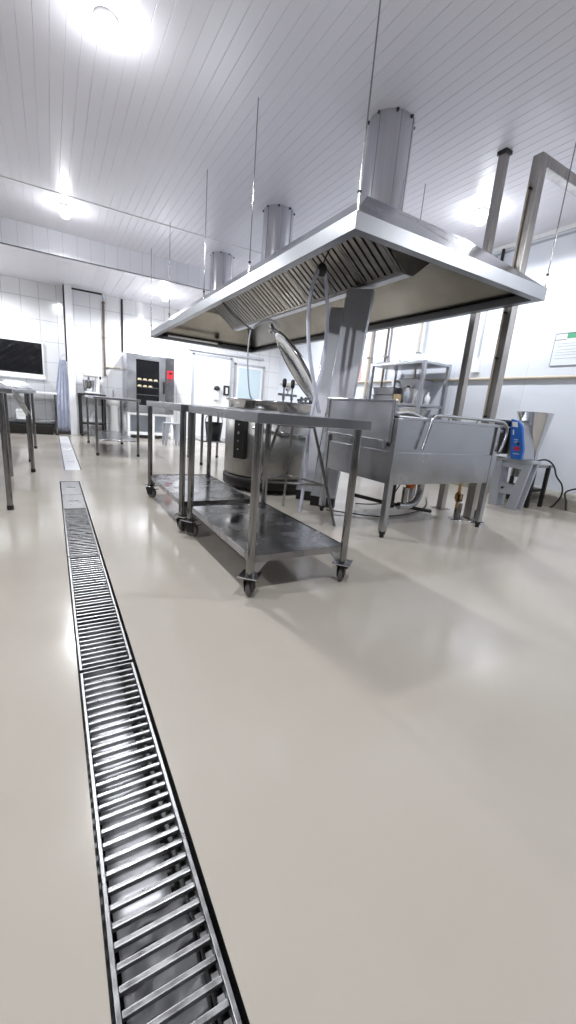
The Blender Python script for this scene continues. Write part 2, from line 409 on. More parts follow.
# hanger rods
rods = [(1.561,2.14),(1.561,3.64),(1.561,4.90),(1.561,6.5),(1.561,7.76),(3.493,2.14),(3.493,3.65),(3.493,5.4),(3.493,7.76)]
for x, y in rods:
    rd = MB().cyl((x,y,2.015), (x,y,ZC), .0045, n=8).build('hanger_rod', M['steel_dark'], hood)
    MB().cyl((x,y,2.02), (x,y,2.11), .009, n=8).build('turnbuckle', M['steel_bright'], rd)
    MB().lathe([(0,-.012),(.011,-.008),(.013,0),(.011,.008),(0,.012)], (x,y,2.12), 10).build('lock_nut', M['black'], rd)

DX, DR = 2.60, .19
def exhaust_duct(y, label):
    t = thing('exhaust_duct', label, 'exhaust duct', (DX, y, TZ), 'round ducts on the hood')
    MB().cyl((DX,y,TZ+.006), (DX,y,ZC+.02), DR, n=40, cap=False).build('pipe', M['duct'], t)
    for a in (math.radians(200), math.radians(255), math.radians(300)):
        x = DX+(DR+.002)*math.cos(a); yy = y+(DR+.002)*math.sin(a); MB().cyl((x,yy,TZ+.01), (x,yy,ZC), .004, n=6).build('seam', M['steel_bright'], t)
    MB().lathe([(DR,0),(DR+.012,0),(DR+.012,.012),(DR,.012)], (DX,y,TZ+.006), 40).build('base_collar', M['steel_soft'], t)
    for i in range(8):
        a = 2*PI*i/8+.3; x = DX+(DR+.004)*math.cos(a); yy = y+(DR+.004)*math.sin(a)
        MB().box(x-.008, x+.008, yy-.008, yy+.008, ZC-.018, ZC-.001).build('ceiling_bracket', M['black'], t)
exhaust_duct(3.22, 'nearest and largest looking round steel exhaust duct on the hood')
exhaust_duct(5.22, 'middle round steel exhaust duct between hood and ceiling')
exhaust_duct(7.22, 'farthest round steel exhaust duct, next to the white ceiling beam')

# ------------------------------------------------------------------ trolleys
def make_trolley(x0, x1, y0, y1, label):
    t = thing('utility_trolley', label, 'trolley', ((x0+x1)/2, (y0+y1)/2, 0), 'low steel trolleys')
    z1 = .88; lx0, lx1, ly0, ly1 = x0+.025, x1-.055, y0+.03, y1-.03
    tp = MB().box(x0, x1, y0, y1, z1-.004, z1)
    tp.box(x0, x1, y0, y0+.004, z1-.045, z1); tp.box(x0, x1, y1-.004, y1, z1-.045, z1)
    tp.box(x0, x0+.004, y0, y1, z1-.045, z1); tp.box(x1-.004, x1, y0, y1, z1-.045, z1)
    tp.build('worktop', M['steel'], t, bevel=.002)
    st = MB(); st.box(lx0+.02, lx1-.02, y0+.2, y0+.24, z1-.03, z1-.005); st.box(lx0+.02, lx1-.02, y1-.24, y1-.2, z1-.03, z1-.005)
    st.build('stiffener', M['steel_dark'], t)
    sh = MB().box(lx0, lx1, ly0, ly1, .205, .212)
    sh.box(lx0, lx1, ly0-.004, ly0, .178, .216); sh.box(lx0, lx1, ly1, ly1+.004, .178, .216)
    sh.box(lx0-.004, lx0, ly0, ly1, .178, .216); sh.box(lx1, lx1+.004, ly0, ly1, .178, .216)
    sh.build('lower_shelf', M['shelf'], t, bevel=.002)
    for cx, sx in ((lx0, 1), (lx1, -1)):
        for cy, sy in ((ly0, 1), (ly1, -1)):
            MB().cyl((cx,cy,.115), (cx,cy,z1-.006), .0205, n=20).build('leg', M['steel_dark'], t)
            g = MB(); g.prism([(cx+sx*.018, .178), (cx+sx*.09, .178), (cx+sx*.018, .10)], cy-.003, 'y', .006)
            g.build('gusset', M['steel'], t)
            rot = {(1,1): -.75, (-1,1): -.85, (1,-1): PI+.6, (-1,-1): PI-.5}[(sx, sy)]
            A = Matrix.Rotation(rot, 4, 'Z'); c0 = Vector((cx, cy, 0))
            def W(x, y, z): return c0+A @ Vector((x, y, z))
            ca = MB()
            ca.cyl(W(0,0,.09), W(0,0,.108), .03, n=14)
            for q in (-.020, .016):
                ca.hexa([W(q,-.015,.032),W(q+.004,-.015,.032),W(q+.004,.045,.032),W(q,.045,.032)], [W(q,-.038,.095),W(q+.004,-.038,.095),W(q+.004,.038,.095),W(q,.038,.095)])
            ca.hexa([W(-.03,.03,.07),W(.03,.03,.07),W(.03,.075,.085),W(-.03,.075,.085)], [W(-.03,.03,.078),W(.03,.03,.078),W(.03,.075,.093),W(-.03,.075,.093)])
            co = ca.build('caster', M['iron'], t, bevel=.001)
            mp = MB().hexa([W(-.05,-.045,.110),W(.05,-.045,.110),W(.05,.055,.110),W(-.05,.055,.110)], [W(-.05,-.045,.118),W(.05,-.045,.118),W(.05,.055,.118),W(-.05,.055,.118)])
            mp.build('mount_plate', M['steel_bright'], co, bevel=.002)
            Ax = A @ Matrix.Rotation(PI/2, 4, 'Y')
            c = W(0, .02, .050)
            MB().lathe([(.012,-.014),(.040,-.014),(.048,-.009),(.050,0),(.048,.009),(.040,.014),(.012,.014),(.012,-.014)], c, 28, Ax.to_3x3()).build('wheel', M['tyre'], co)
            MB().lathe([(0,-.015),(.014,-.015),(.014,.015),(0,.015)], c, 14, Ax.to_3x3()).build('hub', M['steel_bright'], co)
    return t
make_trolley(.762, 1.40, 1.60, 2.66, 'nearest low steel trolley in the middle of the floor, its front corner facing camera')
make_trolley(.735, 1.375, 2.72, 3.86, 'second low steel trolley standing end to end behind the nearest one')

# ------------------------------------------------------------------ tripod stand
t = thing('tripod_stand', 'splayed three-legged steel tube stand behind the nearest trolley', 'stand', (1.74, 2.93, 0))
feet = [(1.89,3.28), (1.99,2.57), (1.34,2.9)]; tc_ = (1.74, 2.93)
def tp3(i, z): f = (z/.8)*.62; return (feet[i][0]+(tc_[0]-feet[i][0])*f, feet[i][1]+(tc_[1]-feet[i][1])*f, z)
for i in range(3):
    MB().cyl(tp3(i, .0), tp3(i, .775), .0125, n=14).build('leg', M['steel_dark'], t)
    a, b_ = tp3(i, .325), tp3((i+1) % 3, .325); MB().cyl(a, b_, .010, n=10).build('rung', M['steel_dark'], t)
MB().lathe([(.0,.775),(.17,.775),(.175,.785),(.17,.80),(0,.80)], (*tc_,0), 32).build('round_top', M['steel'], t)

# ------------------------------------------------------------------ big cooking tank in front
tk = thing('cooking_tank', 'wide stainless steel cooking tank on square legs under front right of the hood', 'cooking tank', (2.8, 2.64, 0))
X0, X1, Y0, Y1 = 2.17, 3.42, 2.2, 3.08
bd = MB()
bd.box(X0+.012, X1-.012, Y0+.006, Y0+.012, .62, .925); bd.box(X0+.012, X1-.012, Y1-.012, Y1-.006, .42, .925)
bd.box(X0+.012, X0+.018, Y0+.006, Y1-.006, .42, .925); bd.box(X1-.018, X1-.012, Y0+.006, Y1-.006, .42, .925)
bd.box(X0+.012, X1-.012, Y0+.006, Y1-.006, 0.44, .448)
bd.build('basin', M['steel'], tk, bevel=.003)
rm = MB(); rm.box(X0, X1, Y0-.006, Y0+.05, .905, .93); rm.box(X0, X1, Y1-.05, Y1, .905, .93); rm.box(X0, X0+.05, Y0, Y1, .905, .93); rm.box(X1-.05, X1, Y0, Y1, .905, .93)
rm.build('rim', M['steel_soft'], tk, bevel=.005)
sk = MB(); sk.box(X0+.03, X1-.004, Y0-.006, Y0, .42, .665); sk.box(X0, X0+.006, Y0, Y1, .42, .665); sk.box(X1-.006, X1, Y0, Y1, .42, .665); sk.box(X0+.03, X1-.004, Y1, Y1+.006, .42, .665)
sk.build('lower_skirt', M['steel'], tk, bevel=.002)
for x in (X0+.015, X1-.055):
    for y in (Y0+.015, Y1-.03):
        lg = MB().box(x-.024, x+.024, y-.024, y+.024, .05, .91).build('leg', M['steel'], tk, bevel=.003)
        MB().cyl((x,y,.0), (x,y,.05), .018, n=14).cyl((x,y,.03), (x,y,.055), .026, n=14).build('foot', M['black'], lg)
up = MB().box(X0-.012, X0-.004, Y0+.05, Y1, .73, 1.03)
up.build('side_panel', M['steel_soft'], tk)
fr = MB(); fr.box(X0-.022, X0+.004, Y0+.03, Y1+.012, 1.022, 1.04); fr.box(X0-.020, X0-.002, Y0+.03, Y0+.06, .73, 1.03); fr.box(X0-.020, X0-.002, Y1-.03, Y1+.012, .73, 1.03); fr.box(X0-.014, X0, Y0+.05, Y1, .725, .745)
fr.build('panel_border', M['steel'], tk, bevel=.003)
MB().box(X0-.03, X0-.004, Y0+.06, Y0+.14, .70, .735).cyl((X0-.03,Y0+.08,.69), (X0-.03,Y0+.08,.745), .014, n=10).build('panel_hinge', M['steel_bright'], tk, bevel=.002)
hr = MB().tube([(2.43,2.17,.69),(2.455,2.17,.78),(2.485,2.17,.90),(2.51,2.175,.945),(2.60,2.18,.955),(2.95,2.18,.957),(3.30,2.18,.957),(3.41,2.175,.94),(3.445,2.17,.89),(3.43,2.165,.80),(3.40,2.17,.70)], .0115, 12, 6)
hr.build('handrail', M['steel'], tk)
pg = MB()
for x in (2.7, 3.05): pg.cyl((x,2.2,.925), (x,2.18,.955), .008, n=8)
pg.build('rail_peg', M['steel_bright'], tk)
MB().cyl((2.48,2.47,.42), (2.48,2.47,.20), .034, n=16).cyl((2.48,2.47,.20), (2.48,2.47,.17), .042, n=16).build('down_pipe', M['iron'], tk)
MB().tube([(2.15,2.62,.26),(2.5,2.5,.19),(2.9,2.38,.13)], .016, 10, 3).build('gas_pipe', M['iron'], tk)
MB().tube([(2.80,2.45,.42),(2.80,2.45,.30),(2.76,2.44,.22),(2.68,2.44,.18),(2.56,2.45,.18)], .032, 14, 6).build('elbow_pipe', M['steel'], tk)
MB().cyl((2.62,2.45,.16), (2.62,2.45,.34), .026, n=14).build('valve_stem', M['steel_dark'], tk)
MB().lathe([(0,-.03),(.03,-.03),(.045,0),(.03,.03),(0,.03)], (2.69,2.47,.36), 14).build('valve_knob', M['orange'], tk)
bv = MB().cyl((3.30,2.42,.42), (3.30,2.42,.14), .014, n=10).lathe([(0,-.05),(.02,-.05),(.034,-.015),(.034,.02),(.018,.05),(0,.05)], (3.30,2.42,.24), 12)
bv.build('brass_valve', M['brass'], tk)
MB().box(3.27, 3.33, 2.39, 2.41, .20, .27).build('valve_handle', M['iron'], tk, bevel=.004)
def stub(x, y, h, label):
    t = thing('floor_stub', label, 'floor pipe', (x, y, 0), 'pipe stubs under the tank')
    MB().cyl((x,y,.004), (x,y,h), .034, n=20).build('pipe', M['steel_dark'], t)
    MB().lathe([(0,.0),(.075,.0),(.075,.006),(.036,.010)], (x,y,0), 24).build('flange', M['steel'], t)
stub(3.40, 2.47, .165, 'short steel pipe stub with flange, just left of tank right leg')
stub(3.515, 2.33, .12, 'short steel pipe stub on floor beside the foot of tank right leg')
single(MB().tube([(2.2,3.0,.02),(2.6,2.7,.012),(3.1,2.75,.012),(3.5,2.95,.012),(3.9,3.3,.012)], .006, 8, 8), 'floor_cable', M['rubber'], 'black cable trailing on the floor behind the cooking tank', 'cable')
MB().tube([(2.72,3.2,.012),(2.76,3.0,.05),(2.85,2.9,.10),(3.0,2.9,.25),(3.05,2.9,.44)], .006, 8, 8).build('gas_hose', M['rubber'], tk)
cl = MB(); 
vs = []
for j in range(9):
    for i in range(7):
        u = i/6; v = j/8
        vs.append((2.20+.30*u, 2.24+.34*v, .938+.012*math.sin(5*u+7*v)*math.sin(3*v+1)+.016*math.exp(-((u-.5)**2)*8)))
cl.add(vs, [(j*7+i, j*7+i+1, (j+1)*7+i+1, (j+1)*7+i) for j in range(8) for i in range(6)], True)
single(cl, 'folded_cloth', M['cloth'], 'white cloth lying over left corner of the cooking tank', 'cloth', solid=.008, fix=False)

# ------------------------------------------------------------------ flues behind the tank
def flue(p0, w, dep, z1, dx, label):
    fx, fy, bx, by = .66, -.75, .75, .66
    q = [(p0[0], p0[1]), (p0[0]+w*fx, p0[1]+w*fy)]; q += [(q[1][0]+dep*bx, q[1][1]+dep*by), (q[0][0]+dep*bx, q[0][1]+dep*by)]
    t = thing('flue', label, 'flue', (p0[0]-dx+.15, p0[1], 0), 'square burner flues')
    lo = [(x-dx, y, .10) for x, y in q]; hi = [(x, y, z1) for x, y in q]
    MB().add(lo+hi, [(i, (i+1)%4, 4+(i+1)%4, 4+i) for i in range(4)]).build('shaft', M['flue'], t, bevel=.004, solid=.004)
    MB().hexa([(x-dx, y, 0) for x, y in q], [(x-dx, y, .10) for x, y in q]).build('foot', M['iron'], t, bevel=.004)
    MB().add([(x-.003, y, z1-.02) for x, y in q], [(0,1,2,3)]).build('inner_baffle', M['iron'], t)
    MB().bar((q[0][0]+.006, q[0][1]-.008, z1-.01), (q[0][0]-dx+.006, q[0][1]-.008, .12), .012, .004).build('edge_flange', M['steel_bright'], t)
flue((2.365, 3.27), .235, .10, 2.003, .174, 'wide upright steel flue rising into the near end of the hood')
flue((2.40, 3.55), .21, .09, 1.90, .21, 'darker steel flue partly hidden behind the wide front flue')

# ------------------------------------------------------------------ cooking kettle
KX, KY, KR = 2.19, 4.22, .52
kt = thing('cooking_kettle', 'round stainless steel cooking kettle with its lid tilted open, behind the trolleys', 'kettle', (KX, KY, 0))
MB().lathe([(0,.16),(KR-.02,.16),(KR,.18),(KR,.87),(KR-.03,.88)], (KX,KY,0), 56).build('jacket', M['jacket'], kt)
MB().lathe([(KR-.03,.86),(KR-.02,.955),(KR+.01,.965),(KR+.01,.98),(KR-.06,.98),(KR-.07,.60),(0,.52)], (KX,KY,0), 56).build('pot', M['steel_bright'], kt)
MB().lathe([(0,.17),(KR-.03,.17),(KR+.01,.15),(KR+.01,.05),(KR-.04,.04),(0,.04)], (KX,KY,0), 48).build('base_skirt', M['iron'], kt)
for a in (.6, 2.2, 3.8, 5.4):
    x = KX+.42*math.cos(a); y = KY+.42*math.sin(a); MB().cyl((x,y,0), (x,y,.07), .03, n=12).build('foot', M['black'], kt)
an = math.atan2(-KY, -KX)
pts = [(KX+(KR+.045)*math.cos(a), KY+(KR+.045)*math.sin(a), .70-.08*(i/10)) for i, a in enumerate([an-.35+.14*j for j in range(11)])]
gp = MB().tube(pts, .013, 10, 3).build('ring_pipe', M['steel'], kt)
for i in (2, 4, 6, 8):
    MB().lathe([(0,-.02),(.02,-.02),(.026,0),(.02,.02),(0,.02)], pts[i], 10).build('pipe_joint', M['steel_bright'], gp)
px_ = pts[10]
vl = MB().cyl((px_[0]-.02,px_[1],px_[2]-.04), (px_[0]-.02,px_[1],px_[2]+.11), .018, n=12).build('tap', M['steel_bright'], kt)
MB().bar((px_[0]-.03,px_[1]-.03,px_[2]+.10), (px_[0]-.07,px_[1]-.03,px_[2]-.03), .022, .01).build('tap_lever', M['blue'], vl)
# control strip with dots on the side facing the trolleys
ca = an-.62
cx, cy = KX+(KR+.02)*math.cos(ca), KY+(KR+.02)*math.sin(ca)
dx, dy = -math.sin(ca), math.cos(ca); ox, oy = math.cos(ca), math.sin(ca)
def cpt(u, o_, z): return (cx+dx*u+ox*o_, cy+dy*u+oy*o_, z)
cs = MB().hexa([cpt(-.07,-.03,.36),cpt(.07,-.03,.36),cpt(.07,.03,.36),cpt(-.07,.03,.36)], [cpt(-.07,-.03,.86),cpt(.07,-.03,.86),cpt(.07,.03,.86),cpt(-.07,.03,.86)]).build('control_box', M['iron'], kt, bevel=.006)
for k in range(5):
    z = .80-.085*k
    MB().cyl(cpt(0,.028,z), cpt(0,.04,z), .016 if k == 2 else .010, n=12).build('control_knob', M['steel_bright'], cs)
# lid on its hinge, leaning towards the left
th = math.radians(-22); hx = Vector((math.cos(th), math.sin(th), 0)); hy = Vector((-math.sin(th), math.cos(th), 0))
lc = Vector((KX+.06, KY, .985))+hx*.48
ld = (-hx*.60+Vector((0,0,.80))).normalized(); ln_ = (-hx*.80+Vector((0,0,-.60))).normalized()
zax = -ln_; xax = ld; yax = zax.cross(xax)
A3 = Matrix((xax, yax, zax)).transposed()
cc = lc+ld*.46
lid = MB().lathe([(0,.10),(.20,.085),(.36,.045),(.445,.012),(.46,.012),(.46,-.012),(.445,-.02),(.43,-.005),(.34,.03),(.19,.068),(0,.082)], cc, 48, A3).build('lid', M['steel_bright'], kt)
hb = MB(); tip = cc+ld*.46
hb.bar(tip+ln_*.02, tip+ld*.10+ln_*.01, .05, .03); hb.tube([tip-hy*.09, tip-hy*.09+ld*.05+ln_*.05, tip+hy*.09+ld*.05+ln_*.05, tip+hy*.09], .009, 8, 5)
hb.build('lid_handle', M['steel'], lid)
MB().bar(lc-hx*.06+Vector((0,0,-.01)), lc+hx*.07+Vector((0,0,-.01)), .24, .08).cyl(lc-hy*.16, lc+hy*.16, .022, n=12).build('hinge', M['steel_dark'], kt, bevel=.004)
for x, y in ((2.05, 3.73), (2.15, 3.735)):
    sv = MB().cyl((x,y,.96), (x,y,1.16), .009, n=10).cyl((x,y,1.0), (x,y,1.04), .016, n=10).build('safety_valve', M['steel_bright'], kt)
    MB().lathe([(0,0),(.016,0),(.021,.02),(.021,.07),(.014,.085),(0,.088)], (x,y,1.12), 12).build('valve_cap', M['black'], sv)
MB().cyl((1.99,3.735,1.05), (2.21,3.745,1.05), .012, n=10).build('valve_manifold', M['steel'], kt)
ga = MB().cyl((2.10,3.735,1.05), (2.10,3.735,1.09), .006, n=8).cyl((2.10,3.72,1.115), (2.10,3.745,1.115), .028, n=18).build('pressure_gauge', M['steel_bright'], kt)
MB().cyl((2.10,3.716,1.115), (2.10,3.721,1.115), .022, n=18).build('gauge_face', M['white_pl'], ga)
pl = MB()
for k in range(6): pl.cyl((2.25+.035*k, 3.75+.012*k, .975), (2.25+.035*k, 3.75+.012*k, 1.0+.05*(k % 2)), .014, n=8)
pl.tube([(2.23,3.75,1.01),(2.37,3.73,1.03),(2.45,3.80,.99)], .012, 8, 4)
pl.build('valve_fittings', M['steel'], kt)

# hoses hanging from the hood
h = thing('clear_hose', 'pale clear hose hung in a loop from the hood by a black cord', 'hose', (1.95, 3.05, .9))
k_ = 3.05/3.18
def hp(x, z): return (x*k_, 3.05, .9+(z-.9)*k_)
MB().tube([hp(2.135,.90),hp(2.08,1.05),hp(1.96,1.45),hp(1.925,1.75),hp(1.95,1.96),hp(2.0,2.06),hp(2.05,2.05),hp(2.085,1.92),hp(2.12,1.70),hp(2.13,1.45),hp(2.10,1.15),hp(2.06,.92),(1.955,3.05,.70),(1.95,3.03,.45),(1.90,2.98,.02)], .0155, 12, 8).build('hose', M['hose'], h)
kx, _, kz = hp(2.02, 2.06)
MB().lathe([(0,-.05),(.025,-.045),(.04,-.01),(.035,.03),(.015,.05),(0,.05)], (kx,3.05,kz), 12).build('knot', M['black'], h)
MB().tube([(kx,3.05,kz+.03),(kx+.05,3.06,kz+.14),(2.10,3.07,2.335)], .005, 6, 3).build('cord', M['black'], h)
c = thing('lid_cable', 'dark cable hanging from the hood rim beside the open kettle lid', 'cable', (1.8, 4.0, 1.6))
MB().tube([(1.60,4.40,1.94),(1.68,4.2,1.78),(1.76,4.0,1.66),(1.80,4.0,1.64)], .009, 8, 6).build('upper_cord', M['black'], c)
MB().tube([(1.765,4.0,1.65),(1.75,4.0,1.50),(1.755,4.0,1.30),(1.80,4.02,1.05),(1.845,4.05,.985)], .007, 8, 6).build('hanging_cord', M['grey_pl'], c)
MB().tube([(1.77,4.0,1.65),(1.86,4.04,1.72),(1.97,4.06,1.78),(2.07,4.08,1.78),(2.13,4.10,1.745)], .013, 8, 6).build('sleeve', M['white_pl'], c)

# ------------------------------------------------------------------ posts
t = thing('ceiling_post', 'square steel post reaching the ceiling, left of the post with crossbeam', 'post', (3.635, 2.86, 0))
px, py = 3.635, 2.86
MB().box(px-.034, px+.034, py-.034, py+.034, 0, ZC-.02).build('tube', M['galv'], t, bevel=.004)
MB().box(px-.045, px+.045, py-.045, py+.045, ZC-.03, ZC).build('cap', M['black'], t)
MB().box(px-.07, px+.07, py-.07, py+.07, 0, .008).build('base_plate', M['steel_dark'], t)
t = thing('service_frame', 'square steel post with a crossbeam running to the right wall', 'frame', (3.60, 2.475, 0))
px, py = 3.60, 2.475
MB().box(px-.043, px+.043, py-.043, py+.043, 0, 3.10).build('post', M['galv'], t, bevel=.004)
MB().box(px+.044, XR, py-.043, py+.043, 3.015, 3.10).build('crossbeam', M['galv'], t, bevel=.004)
MB().box(px-.08, px+.08, py-.08, py+.08, 0, .008).build('base_plate', M['steel_dark'], t)
for z in (2.85, 1.9, 1.52, 1.0): MB().cyl((px-.043,py,z), (px-.075,py,z), .009, n=8).build('bolt', M['black'], t)
MB().cyl((px-.058,py+.02,.95), (px-.058,py+.02,2.9), .009, n=8).build('conduit', M['beige'], t)

# ------------------------------------------------------------------ filling machine, stand, side bench
m_ = thing('filling_machine', 'filling machine with big steel funnel and blue control panel by the right wall', 'machine', (4.66, 2.72, .58))
MB().hexa([(4.47,2.56,.585),(4.70,2.56,.585),(4.70,2.76,.585),(4.47,2.76,.585)], [(4.47,2.65,.975),(4.66,2.65,.975),(4.66,2.80,1.0),(4.47,2.80,1.0)]).build('housing', M['steel_soft'], m_, bevel=.012)
fu = MB(); prof = [(.055,.585),(.06,.66),(.185,1.10),(.192,1.105),(.185,1.108),(.055,.68)]; nn = 44; vs = []
for r, z in prof:
    for i in range(nn):
        a = 2*PI*i/nn; f_ = (z-.585)/.52; vs.append((4.76+r*math.cos(a), 2.63+.08*f_+r*math.sin(a), z))
fu.add(vs, [(j*nn+i, j*nn+(i+1)%nn, (j+1)*nn+(i+1)%nn, (j+1)*nn+i) for j in range(len(prof)-1) for i in range(nn)], True)
fu.build('funnel', M['steel_bright'], m_)
pb = MB().prism([(2.685,.585),(2.565,.585),(2.565,.70),(2.63,.93),(2.655,.965),(2.70,1.0),(2.77,1.015),(2.765,.95)], 4.43, 'x', .04).build('control_panel', M['blue'], m_, bevel=.005)
def mark(name, mm, quad): 
    MB().prism(quad, 4.4275, 'x', .003).build(name, M[mm], pb)
mark('red_button_plate', 'red', [(2.665,.68),(2.60,.68),(2.608,.72),(2.673,.72)])
mark('white_mark', 'white_pl', [(2.712,.845),(2.700,.845),(2.712,.90),(2.724,.90)])
mark('white_scale', 'pale', [(2.685,.79),(2.64,.79),(2.643,.80),(2.688,.80)])
mark('white_scale', 'pale', [(2.680,.765),(2.635,.765),(2.638,.775),(2.683,.775)])
mark('white_scale', 'pale', [(2.665,.64),(2.595,.64),(2.597,.648),(2.667,.648)])
mark('dark_dial', 'black', [(2.64,.74),(2.615,.74),(2.622,.77),(2.647,.77)])
mark('white_label', 'white_pl', [(2.735,.93),(2.675,.93),(2.69,.985),(2.75,.985)])
MB().box(4.36, 4.60, 2.79, 2.98, .62, .92).build('motor', M['black'], m_, bevel=.02)
MB().box(4.38, 4.58, 2.80, 2.96, .925, 1.0).build('motor_cover', M['steel_dark'], m_, bevel=.01)
for z in (.63, .87): MB().cyl((4.34,2.78,z), (4.34,3.05,z), .016, n=10).build('clamp_rod', M['steel_bright'], m_)
ou = MB().cyl((4.80,2.80,.585), (4.80,2.80,.36), .055, n=18).build('outlet', M['steel_dark'], m_)
s_ = thing('step_stool', 'grey plastic step stool with slanted legs under the filling machine', 'step stool', (4.72, 2.72, 0))
MB().box(4.55, 4.73, 2.50, 3.0, .545, .582).build('top', M['grey_pl'], s_, bevel=.006)
MB().box(4.595, 4.615, 2.56, 2.92, .47, .55).build('apron', M['grey_pl'], s_, bevel=.004)
for xx in (4.57, 4.69):
    MB().hexa([(xx,2.82,0),(xx+.035,2.82,0),(xx+.035,2.93,0),(xx,2.93,0)], [(xx,2.86,.55),(xx+.035,2.86,.55),(xx+.035,2.96,.55),(xx,2.96,.55)]).build('leg', M['grey_pl'], s_, bevel=.006)
    MB().hexa([(xx,2.59,0),(xx+.035,2.59,0),(xx+.035,2.71,0),(xx,2.71,0)], [(xx,2.51,.55),(xx+.035,2.51,.55),(xx+.035,2.60,.55),(xx,2.60,.55)]).build('leg', M['grey_pl'], s_, bevel=.006)
MB().box(4.578, 4.598, 2.64, 2.88, .165, .285).build('cross_board', M['grey_pl'], s_, bevel=.005)
MB().cyl((4.560,2.79,.23), (4.58,2.79,.23), .014, n=10).build('bolt', M['black'], s_)
b2 = thing('side_bench', 'low black metal frame bench between the step stool and right wall', 'bench', (5.0, 2.8, 0))
MB().box(4.88, 5.24, 2.62, 3.10, .49, .52).build('top', M['steel_dark'], b2, bevel=.003)
for x in (4.91, 5.20):
    for y in (2.65, 3.07): MB().box(x-.02, x+.02, y-.02, y+.02, 0, .49).build('leg', M['iron'], b2, bevel=.003)
MB().box(4.89, 5.22, 2.66, 3.07, .19, .22).build('shelf', M['iron'], b2)
single(MB().lathe([(0,.52),(.05,.52),(.055,.56),(.03,.60),(0,.605)], (5.04,2.8,0), 14), 'plug_adapter', M['black'], 'black plug adapter sitting on the low black frame bench', 'plug', origin=(5.04,2.8,.52))
single(MB().tube([(5.02,2.74,.55),(5.12,2.66,.58),(5.20,2.60,.52),(5.24,2.56,.40),(5.29,2.50,.30),(5.315,2.49,.18),(5.29,2.53,.05),(5.27,2.56,.012)], .010, 8, 8), 'power_cord', M['rubber'], 'black power cord drooping from the black bench down to floor', 'cord')
single(MB().tube([(5.38,2.20,.30),(5.36,2.34,.29),(5.335,2.46,.22),(5.325,2.43,.12),(5.31,2.40,.012)], .010, 8, 8), 'power_cord', M['rubber'], 'black cord coming along the wall from the right frame edge', 'cord')
# ------------------------------------------------------------------ right wall fittings
single(MB().tube([(XR-.03,-3.0,1.57),(XR-.03,5.0,1.57),(XR-.03,10.1,1.57)], .022, 12, 1), 'wall_pipe', M['beige'], 'long beige pipe running along the right wall', 'pipe')
cn = thing('socket_conduit', 'vertical grey conduit ending in a white socket box on right wall', 'conduit', (XR, 4.10, 1.6))
MB().cyl((XR-.02,4.10,1.85), (XR-.02,4.10,ZC-.1), .016, n=10).build('tube', M['grey_pl'], cn)
MB().box(XR-.06, XR, 4.03, 4.15, 1.66, 1.86).build('socket_box', M['white_pl'], cn, bevel=.006)
cn = thing('upper_conduit', 'dark vertical pipe at wall top behind the post with crossbeam', 'conduit', (XR, 4.02, 3))
MB().cyl((XR-.06,3.98,2.65), (XR-.06,3.98,ZC-.06), .02, n=10).build('tube', M['iron'], cn)
for y, w, mm, z0, z1, lab in ((5.25,.018,'beige',1.6,3.2,'beige vertical pipe on the right wall above the storage rack'), (6.05,.022,'brown',1.2,3.2,'brown vertical pipe on the right wall left of the storage rack'), (6.5,.03,'beige',1.2,3.2,'tan vertical pipe on right wall, just left of brown pipe')):
    o = thing('vertical_pipe', lab, 'pipe', (XR, y, z0), 'upright pipes on the right wall')
    MB().cyl((XR-.045,y,z0), (XR-.045,y,z1), w, n=12).build('tube', M[mm], o)
    for z in (2.0, 2.9): MB().box(XR-.05-w, XR, y-w-.012, y+w+.012, z, z+.025).build('clip', M['steel_dark'], o)
po = thing('wall_poster', 'white notice poster with green header on the right wall', 'poster', (XR, 2.8, 1.7))
MB().box(XR-.010, XR-.002, 2.44, 3.06, 1.705, 2.085).build('board', M['paper'], po)
bo = MB(); z0, z1, y0, y1 = 1.705, 2.085, 2.44, 3.06
for a in ((y0,y1,z0,z0+.008),(y0,y1,z1-.010,z1),(y0,y0+.006,z0,z1),(y1-.006,y1,z0,z1),(2.92,y1,2.005,2.013)): bo.box(XR-.0125, XR-.0095, a[0], a[1], a[2], a[3])
bo.build('border', M['ink'], po)
MB().box(XR-.0125, XR-.0095, 2.5, 2.92, 2.02, 2.08).build('header', M['green'], po)
tx = MB()
for z, ya in ((1.96,2.5),(1.93,2.62),(1.89,2.5),(1.86,2.5),(1.83,2.74),(1.79,2.55)): tx.box(XR-.012, XR-.0095, ya, 3.02, z, z+.006)
tx.build('print', M['pale'], po)

